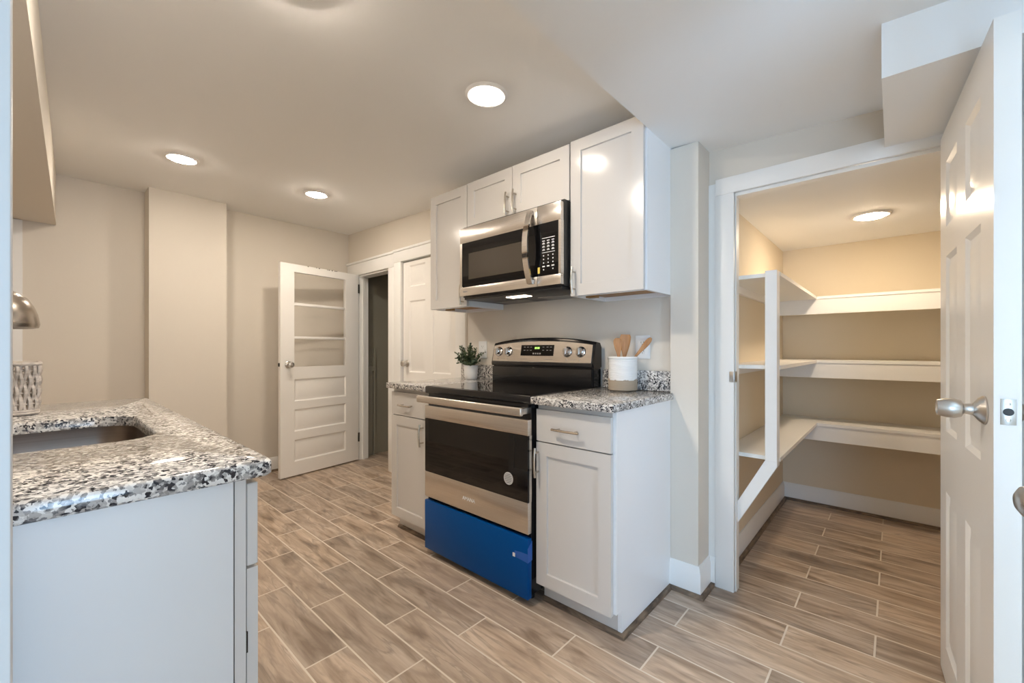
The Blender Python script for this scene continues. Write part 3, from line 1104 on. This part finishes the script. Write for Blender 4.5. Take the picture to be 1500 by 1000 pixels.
mb = MB()
guard_rect(mb, -1.712, -1.462, 1.100, 1.164, .0045, .002)
dp = obj('display', mb, M_BLACKGL, bk)
mb = MB()
for xx in (-1.603, -1.594, -1.583, -1.574):
    guard_rect(mb, xx, xx + .006, 1.140, 1.152, .0050)
obj('clock_digits', mb, M_GREEN, dp)
mb = MB()
for xx in (-1.69, -1.665, -1.640, -1.545, -1.515, -1.490):
    for zz in (1.131, 1.150):
        guard_rect(mb, xx, xx + .013, zz, zz + .003, .0050)
for xx in (-1.615, -1.598, -1.581, -1.564):
    guard_rect(mb, xx, xx + .010, 1.109, 1.117, .0050)
obj('display_lettering', mb, M_GREYTX, dp)
mb = MB()
for kx in (-1.900, -1.815, -1.366, -1.277):
    guard_rect(mb, kx - .006, kx + .002, 1.080, 1.083, .0038)
    guard_rect(mb, kx - .004, kx, 1.074, 1.078, .0038)
    guard_rect(mb, kx - .004, kx + .002, 1.158, 1.160, .0038)
for (xa, xb) in ((-1.875, -1.840), (-1.337, -1.305), (-1.715, -1.655), (-1.530, -1.462)):
    guard_rect(mb, xa, xb, 1.079, 1.0805, .0038)
obj('panel_lettering', mb, M_GREYTX, pl)


# ------------------------------------------------------------------ base cabinets by the range
def base_cab(label, x0, x1, right_panel, pull_x, pull_z):
    yf = 1.466
    t = thing('base_cabinet', label, 'cabinet', ((x0 + x1) / 2, 1.77, 0), 0, 'white shaker base cabinets by the range')
    mb = MB()
    mb.box(x0, x1 - .018, yf + .020, 2.07, .105, .897)
    mb.box(x0, x1 - .018, 1.530, 2.06, 0, .105)
    obj('body', mb, M_CAB, t)
    mb = MB()
    mb.prism([(yf + .020, .105), (1.528, .105), (1.528, 0), (2.018, 0), (2.018, .896), (yf + .020, .896)], 'x', x1 - .0178, x1 - .001)
    obj('end_panel', mb, M_CAB_LIT, t)
    d = shaker_face('drawer', t, x0 + .004, x1 - .014, .733, .874, yf, flat=True)
    bar_pull(d, (x0 + x1) / 2 - .02, yf, .798, .135, False)
    d = shaker_face('door', t, x0 + .004, x1 - .014, .098, .728, yf)
    bar_pull(d, pull_x, yf, .640, .130, True)
    return t


base_cab('white base cabinet with drawer and door right of the range', -1.186, -.798, True, -1.170, .64)
base_cab('narrow white base cabinet with drawer and door left of the range', -2.360, -1.960, False, -2.022, .64)


def countertop(label, x0, x1, notch, bs0, bs1):
    t = thing('countertop', label, 'countertop', ((x0 + x1) / 2, 1.75, .898), 0, 'granite countertops by the range')
    mb = MB()
    if notch:
        pts = [(x0, 1.430), (x1, 1.430), (x1, 2.016), (-.803, 2.016), (-.803, 2.068), (x0, 2.068)]
    else:
        pts = [(x0, 1.430), (x1, 1.430), (x1, 2.068), (-2.312, 2.068), (-2.312, 2.12), (x0, 2.12)]
    mb.prism(pts, 'z', .8975, .930, bev=.005)
    obj('slab', mb, M_GRANITE, t)
    obj('backsplash', MB().box(bs0, bs1, 2.046, 2.0685, .9305, 1.030, bev=.002), M_GRANITE, t)
    return t


countertop('short granite countertop right of the range under the utensil crock', -1.188, -.783, True, -1.184, -.804)
countertop('short granite countertop left of the range under the potted plant', -2.365, -1.960, False, -2.360, -1.962)

# ------------------------------------------------------------------ outlets


def outlet(label, xc, zc):
    t = thing('wall_outlet', label, 'outlet', (xc, 2.068, zc))
    obj('cover_plate', MB().box(xc - .040, xc + .040, 2.063, 2.0695, zc - .060, zc + .060, bev=.003), M_PLASTIC, t)
    for k_ in (-1, 1):
        z = zc + k_ * .022
        r_ = obj('receptacle', MB().box(xc - .017, xc + .017, 2.0612, 2.064, z - .014, z + .014, bev=.001), M_PLASTIC, t)
        for (xa, xb, za, zb_) in ((-.008, -.006, -.002, .007), (.006, .008, -.002, .007), (-.002, .002, -.010, -.006)):
            obj('slot', MB().box(xc + xa, xc + xb, 2.0608, 2.062, z + za, z + zb_), M_SLOT, r_)


outlet('white wall outlet behind the wooden utensils', -.962, 1.150)
outlet('white wall outlet behind the potted plant', -2.150, 1.135)

# ------------------------------------------------------------------ utensil crock
cx, cy, cz = -1.022, 1.966, .9305
t = thing('utensil_crock', 'ribbed white crock with bare tan base holding wooden utensils', 'crock', (cx, cy, cz))
prof_b, prof_w = [(0, 0), (.062, 0), (.070, .004)], []
z = .004
while z < .048:
    prof_b += [(.0722, z + .0015), (.0722, z + .004), (.0705, z + .0055)]
    z += .0055
zb = z
prof_b += [(.0705, zb), (0.060, zb), (0, zb)]
prof_w = [(.060, zb - .0005), (.0705, zb - .0005)]
z = zb
while z < .158:
    prof_w += [(.0727, z + .0018), (.0727, z + .0046), (.0708, z + .0062)]
    z += .0062
prof_w += [(.074, z + .001), (.0755, z + .004), (.0755, z + .010), (.073, z + .013), (.069, z + .011), (.0665, z), (.0665, zb + .01), (0, zb + .01)]
mb = MB()
mb.smooth = 80
mb.lathe(prof_w, (cx, cy, cz), seg=64)
cr = obj('glazed_wall', mb, M_CROCKW, t)
mb = MB()
mb.smooth = 80
mb.lathe(prof_b, (cx, cy, cz), seg=64)
tag(obj('stoneware_base', mb, M_CROCKB, t), 'bare tan ribbed base')
random.seed(11)
mb = MB()
for k_ in range(26):
    a = 2 * math.pi * k_ / 26 + random.uniform(-.08, .08)
    if random.random() < .35:
        continue
    h = random.uniform(.003, .010)
    w = random.uniform(.004, .010)
    r_ = .0734
    c_, s_ = math.cos(a), math.sin(a)
    q = bmesh.new()
    vs = []
    for (u, v) in ((-w, 0), (w, 0), (w * .7, h), (-w * .5, h * .8)):
        aa = a + u / r_
        vs.append((r_ * math.cos(aa) + cx, r_ * math.sin(aa) + cy, cz + zb + v))
    A = [q.verts.new(v) for v in vs]
    B = [q.verts.new((cx + (v[0] - cx) * .94, cy + (v[1] - cy) * .94, v[2])) for v in vs]
    q.faces.new(A)
    q.faces.new(B[::-1])
    for i in range(4):
        q.faces.new((A[i], B[i], B[(i + 1) % 4], A[(i + 1) % 4]))
    bmesh.ops.recalc_face_normals(q, faces=q.faces)
    mb._take(q)
obj('glaze_drips', mb, M_CROCKB, t)


def utensil(name, label, foot, head, outline, thick, face, bowl=0.0):
    """handle from foot toward head, then a flat carved head: outline of (half width, length) along the handle axis"""
    foot, head = Vector(foot), Vector(head)
    ax = (head - foot).normalized()
    L_ = (head - foot).length
    face = Vector(face)
    n = (face - ax * face.dot(ax)).normalized()
    u = ax.cross(n)
    mb = MB()
    h0 = outline[0][1]
    mb.tube([foot, foot + ax * h0 * .5, foot + ax * (h0 + .004)], [.0055, .006, outline[0][0]], 10, flat=.8)
    q = bmesh.new()
    rings = []
    K = 10
    for (w, l) in outline:
        c = foot + ax * l
        ring = []
        for k_ in range(K + 1):
            s = -1 + 2 * k_ / K
            d = -bowl * (1 - s * s) * min(1, (w / .02))
            ring.append((c + u * (s * w) + n * (d + thick / 2 * math.sqrt(max(0, 1 - abs(s) ** 4)) + .0002), c + u * (s * w) + n * (d - thick / 2 * math.sqrt(max(0, 1 - abs(s) ** 4)) - .0002)))
        rings.append([[q.verts.new(a) for a, b in ring], [q.verts.new(b) for a, b in ring]])
    for r0, r1 in zip(rings, rings[1:]):
        for k_ in range(K):
            q.faces.new((r0[0][k_], r0[0][k_ + 1], r1[0][k_ + 1], r1[0][k_]))
            q.faces.new((r0[1][k_ + 1], r0[1][k_], r1[1][k_], r1[1][k_ + 1]))
        q.faces.new((r0[0][0], r1[0][0], r1[1][0], r0[1][0]))
        q.faces.new((r0[0][K], r0[1][K], r1[1][K], r1[0][K]))
    for r_ in (rings[0], rings[-1]):
        for k_ in range(K):
            q.faces.new((r_[0][k_], r_[1][k_], r_[1][k_ + 1], r_[0][k_ + 1]))
    bmesh.ops.recalc_face_normals(q, faces=q.faces)
    mb._take(q)
    mb.smooth = 60
    o = obj(name, mb, M_SPOON)
    me = o.data
    me.transform(Matrix.Translation(-foot))
    o.location = foot
    return tag(o, label, 'utensil', 'wooden utensils in the crock')


def crock_pt(r, f, z):
    """a point by its offset to the right and to the back of the crock as seen from the camera, and its height"""
    return (cx + r * .741 - f * .671, cy + r * .671 + f * .741, cz + z)


view = (.671, -.741, -.05)
utensil('wooden_spoon', 'rounded wooden spoon at the left of the crock', crock_pt(-.022, -.036, .062), crock_pt(-.036, -.034, .262),
        [(.006, .10), (.009, .125), (.016, .148), (.0205, .170), (.0215, .186), (.018, .197), (.009, .203)], .006, view, .004)
utensil('wooden_spatula', 'broad wooden spatula standing tallest in the crock middle', crock_pt(.008, .020, .062), crock_pt(.018, .016, .275),
        [(.006, .09), (.010, .115), (.017, .140), (.024, .170), (.0275, .195), (.028, .210), (.023, .222)], .006, view)
utensil('wooden_paddle', 'narrow wooden spoon leaning far out to the right of the crock', crock_pt(-.022, -.012, .075), crock_pt(.138, -.012, .262),
        [(.006, .13), (.008, .160), (.012, .188), (.0145, .215), (.012, .238), (.006, .250)], .008, view, .002)

# ------------------------------------------------------------------ potted plant
px, py, pz = -2.185, 1.985, .9305
t = thing('potted_plant', 'small bushy green plant in white pot on the left counter', 'plant', (px, py, pz))
mb = MB()
mb.smooth = 60
mb.lathe([(0, 0), (.036, 0), (.042, .004), (.047, .05), (.049, .094), (.049, .097), (.046, .097), (.044, .082), (0, .082)], (px, py, pz), seg=40)
obj('pot', mb, M_POT, t)
obj('soil', MB().lathe([(0, .079), (.0445, .079), (.0445, .084), (0, .086)], (px, py, pz), seg=24), mat('dark_soil', (.03, .02, .015), .9), t)
random.seed(21)
ms, ml = MB(), MB()
for k_ in range(54):
    a = random.uniform(0, 2 * math.pi)
    tilt = random.uniform(.1, 1.25)
    L_ = random.uniform(.09, .165) * (1.0 - .18 * (tilt > .9))
    d = Vector((math.cos(a) * math.sin(tilt), math.sin(a) * math.sin(tilt) * .62 - .10, math.cos(tilt))).normalized()
    b0 = Vector((px + random.uniform(-.03, .03), py + random.uniform(-.03, .02), pz + .083))
    pts = []
    for i in range(6):
        s = i / 5
        pts.append(b0 + d * L_ * s + Vector((0, 0, .022 * s * (1 - s) - .012 * s * s * math.sin(tilt))))
    ms.tube(pts, [.0013] * 6, 5)
    nl = 13
    for i in range(nl):
        s = .22 + .78 * i / (nl - 1)
        f = s * 5
        j = min(4, int(f))
        c = pts[j].lerp(pts[j + 1], f - j)
        ang = random.uniform(0, 2 * math.pi)
        side = d.orthogonal().normalized()
        side = (Matrix.Rotation(ang, 3, d) @ side)
        dirv = (side * .85 + d * .55 + Vector((0, 0, .15))).normalized()
        ln = random.uniform(.013, .022)
        wd_ = ln * .38
        up = dirv.cross(side.cross(d)).normalized()
        wv = dirv.cross(up).normalized()
        q = bmesh.new()
        P_ = [c, c + dirv * ln * .35 + wv * wd_, c + dirv * ln * .72 + wv * wd_ * .8, c + dirv * ln, c + dirv * ln * .72 - wv * wd_ * .8, c + dirv * ln * .35 - wv * wd_]
        mid = [c + dirv * ln * .35 - up * .0016, c + dirv * ln * .72 - up * .0016]
        V = [q.verts.new(p) for p in P_]
        m0, m1 = [q.verts.new(p) for p in mid]
        q.faces.new((V[0], V[1], m0))
        q.faces.new((V[1], V[2], m1, m0))
        q.faces.new((V[2], V[3], m1))
        q.faces.new((V[3], V[4], m1))
        q.faces.new((V[4], V[5], m0, m1))
        q.faces.new((V[5], V[0], m0))
        ml._take(q)
for v in ml.bm.verts:
    v.co.y = min(v.co.y, 2.040)
for v in ms.bm.verts:
    v.co.y = min(v.co.y, 2.040)
obj('stems', ms, M_STEM, t)
obj('foliage', ml, M_LEAF, t)

# ------------------------------------------------------------------ sink counter on the left
t = thing('base_cabinet', 'white base cabinet with plain end panel under the sink counter', 'cabinet', (-1.65, 0, 0))
mb = MB()
mb.box(-2.37, -.930, -.355, .236, .10, .66)
mb.box(-2.37, -1.90, -.355, .236, .66, .897)
mb.box(-1.26, -.930, -.355, .236, .66, .897)
mb.box(-2.36, -.950, -.355, .17, 0, .10)
obj('body', mb, M_CAB, t)
obj('end_panel', MB().box(-.930, -.910, -.355, .234, 0, .8965, bev=.0015, seg=1), M_PANEL, t)
obj('face_frame', MB().box(-2.37, -.912, .236, .2545, .10, .8965), M_CAB, t)


def side_face(name, x0, x1, z0, z1, flat):
    M = Matrix.Translation((x1, .2765, z0)) @ Matrix.Rotation(math.pi, 4, 'Z')
    mb = MB(M)
    W, H = x1 - x0, z1 - z0
    if flat:
        mb.box(0, W, 0, .019, 0, H, bev=.0015, seg=1)
    else:
        mb.slab(W, H, .019, [(.057, W - .057, .057, H - .057, 'shaker')], both=False)
    return obj(name, mb, M_CAB, t)


for (xa, xb) in ((-1.388, -.918), (-1.862, -1.394), (-2.364, -1.868)):
    side_face('drawer_front', xa, xb, .724, .882, True)
    dd = side_face('door', xa, xb, .108, .719, False)
mb = MB()
mb.box(-.924, -.916, .2535, .259, .56, .60)
obj('hinge', mb, M_GASK, dd)


def rrect(x0, x1, y0, y1, r, n=8):
    P_ = []
    for (cx_, cy_, a0) in ((x1 - r, y1 - r, 0), (x0 + r, y1 - r, 90), (x0 + r, y0 + r, 180), (x1 - r, y0 + r, 270)):
        for k_ in range(n + 1):
            a = R(a0 + 90 * k_ / n)
            P_.append((cx_ + r * math.cos(a), cy_ + r * math.sin(a)))
    return P_


t = thing('countertop', 'long granite sink counter in the left foreground', 'countertop', (-1.65, 0, .898))
mb = MB()
q = bmesh.new()
outer = rrect(-2.40, -.885, -.358, .293, .012, 4)
inner = rrect(-1.835, -1.308, -.300, .187, .09, 10)
e = .005
loops = {}
for nm, z, off in (('t', .930, e), ('m', .930 - e, 0), ('b2', .898 + e, 0), ('b', .898, e)):
    ox = rrect(-2.40 + off, -.885 - off, -.358 + off, .293 - off, .012, 4)
    loops['o' + nm] = [q.verts.new((p[0], p[1], z)) for p in ox]
for nm, z, off in (('t', .930, .003), ('m', .927, 0), ('b', .898, 0)):
    ox = rrect(-1.835 - off, -1.308 + off, -.300 - off, .187 + off, .09, 10)
    loops['i' + nm] = [q.verts.new((p[0], p[1], z)) for p in ox]


def bridge(A, B):
    n = len(A)
    for i in range(n):
        q.faces.new((A[i], A[(i + 1) % n], B[(i + 1) % n], B[i]))


bridge(loops['ot'], loops['om'])
bridge(loops['om'], loops['ob2'])
bridge(loops['ob2'], loops['ob'])
bridge(loops['it'], loops['im'])
bridge(loops['im'], loops['ib'])


def ring_fill(O, I):
    ed = []
    for Lp in (O, I):
        for i in range(len(Lp)):
            x_ = q.edges.get((Lp[i], Lp[(i + 1) % len(Lp)]))
            ed.append(x_)
    bmesh.ops.triangle_fill(q, use_beauty=True, use_dissolve=False, edges=ed)


ring_fill(loops['ot'], loops['it'])
ring_fill(loops['ob'], loops['ib'])
bmesh.ops.recalc_face_normals(q, faces=q.faces)
mb._take(q)
mb.smooth = 50
obj('slab', mb, M_GRANITE, t)

t = thing('sink', 'undermount stainless sink bowl let into the left granite counter', 'sink', (-1.57, -.06, .70))
q = bmesh.new()
spec = [(.020, .897, .10), (.004, .897, .09), (.004, .892, .09), (.010, .72, .085), (.030, .702, .075), (.060, .698, .06)]
LL = []
for (off, z, r_) in spec:
    s = 1 if off == .020 else -1
    o_ = .020 if off == .020 else -off + .008
    LL.append([q.verts.new((p[0], p[1], z)) for p in rrect(-1.835 - o_, -1.308 + o_, -.300 - o_, .187 + o_, r_, 10)])
for A, B in zip(LL, LL[1:]):
    bridge(A, B)
q.faces.new(LL[-1])
bmesh.ops.recalc_face_normals(q, faces=q.faces)
bmesh.ops.solidify(q, geom=list(q.faces), thickness=.0012)
mb = MB()
mb.smooth = 50
mb._take(q)
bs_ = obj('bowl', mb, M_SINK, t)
obj('drain', MB().lathe([(0, .0), (.030, .0), (.042, .003), (.044, .001), (.044, -.004), (0, -.004)], (-1.60, -.06, .7015), seg=28), M_CHROME, t)

# faucet: base behind the bowl, its hood-shaped spout head shows past the left casing
fx, fy = -1.57, -.100
t = thing('faucet', 'brushed nickel faucet with domed spout head above the sink', 'faucet', (fx, -.325, .9305))
mb = MB()
mb.lathe([(0, 0), (.030, 0), (.030, .006), (.022, .012), (.018, .05), (.015, .06), (0, .06)], (fx, -.325, .9305), seg=28)
obj('base', mb, M_STEELN, t)
mb = MB()
pts = [(fx, -.325, .985), (fx, -.325, 1.15)]
for k_ in range(1, 9):
    a = math.pi * k_ / 16
    pts.append((fx, -.325 + .16 * (1 - math.cos(a)), 1.15 + .135 * math.sin(a)))
pts.append((fx, fy - .03, 1.286))
mb.tube(pts, .013, 16)
obj('neck', mb, M_STEELN, t)
mb = MB()
mb.smooth = 60
dome = [(0, 1.289), (.030, 1.286), (.045, 1.280), (.060, 1.271), (.070, 1.262), (.080, 1.244), (.0865, 1.224), (.0895, 1.205), (.090, 1.200), (.088, 1.192), (.080, 1.190), (.070, 1.193), (0, 1.196)]
mb.lathe([(r_, z) for r_, z in dome], (fx, fy, 0), seg=48)
obj('spout_head', mb, M_FAUCET, t)
mb = MB()
mb.cyl((fx + .018, -.325, .96), (fx + .06, -.325, .985), .007, .005, 14)
obj('lever', mb, M_STEELN, t)

# ------------------------------------------------------------------ woven basket at the far end of the sink counter
bx0, bx1, by0, by1 = -2.24, -2.02, -.22, -.020
t = thing('woven_basket', 'grey woven basket standing on the far end of the sink counter', 'basket', ((bx0 + bx1) / 2, (by0 + by1) / 2, .9305))
path = rrect(bx0, bx1, by0, by1, .035, 6)
per = []
for i in range(len(path)):
    a, b = Vector(path[i]), Vector(path[(i + 1) % len(path)])
    n = max(1, int((b - a).length / .0085))
    for k_ in range(n):
        per.append(a.lerp(b, k_ / n))
cxy = Vector(((bx0 + bx1) / 2, (by0 + by1) / 2))
mb = MB()
mb.smooth = 60
NP = len(per) // 2 * 2
step = len(per) / NP
# upright withies weave in and out of the level hoops
for i in range(NP):
    p = per[int(i * step)]
    o_ = (p - cxy).normalized()
    pts = []
    for j in range(17):
        s = j / 16
        ph = math.sin(s * math.pi * 4 + (math.pi if i % 2 else 0))
        r_ = p + o_ * (.0045 * ph + .004 * s)
        pts.append((r_.x, r_.y, .948 + s * .142))
    mb.tube(pts, .0046, 6)
obj('woven_wall', mb, M_WICKER, t)
mb = MB()
for z in (.966, .984, 1.001, 1.019, 1.037, 1.054, 1.072):
    mb.tube([(p.x, p.y, z) for p in per] + [(per[0].x, per[0].y, z)], .0026, 6, cap=False)
obj('hoops', mb, M_WICKER, t)
for nm, z, r_, g in (('rim', 1.092, .006, .006), ('foot_ring', .944, .0055, .0), ('foot_ring', .9365, .0055, .001)):
    ring = [p + (p - cxy).normalized() * g for p in per]
    mb = MB().tube([(p.x, p.y, z) for p in ring] + [(ring[0].x, ring[0].y, z)], r_, 8, cap=False)
    obj(nm, mb, M_WICKER, t)
obj('base', MB().prism([tuple(p) for p in path], 'z', .943, .947), M_WICKER, t)

# ------------------------------------------------------------------ pantry shelving
t = thing('pantry_shelving', 'white L-shaped pantry shelving with corner post and slanted brace', 'shelving', (-.40, 3.0, 0))
yb, xl, yn = 3.50, -.388, 2.262
for z in (1.495, 1.064, .640):
    pts = [(-.633, yn), (xl, yn), (xl, yb), (1.098, yb), (1.098, 3.798), (-.633, 3.798)]
    s_ = obj('shelf', MB().prism(pts, 'z', z - .018, z), M_TRIM, t)
    obj('apron', MB().box(-.633, 1.098, yb + .004, yb + .022, z - .118, z - .0185), M_TRIM, s_)
    obj('cleat', MB().box(-.633, -.615, yn + .02, yb, z - .058, z - .0185), M_TRIM, s_)
obj('post', MB().box(-.437, -.390, yn - .062, yn - .001, .632, 1.496, bev=.001, seg=1), M_TRIM, t)
mb = MB()
mb.prism([(-.437, .632), (-.390, .632), (-.390, .61), (-.590, .245), (-.633, .245), (-.633, .265)], 'y', yn - .060, yn - .003)
obj('brace', mb, M_TRIM, t)
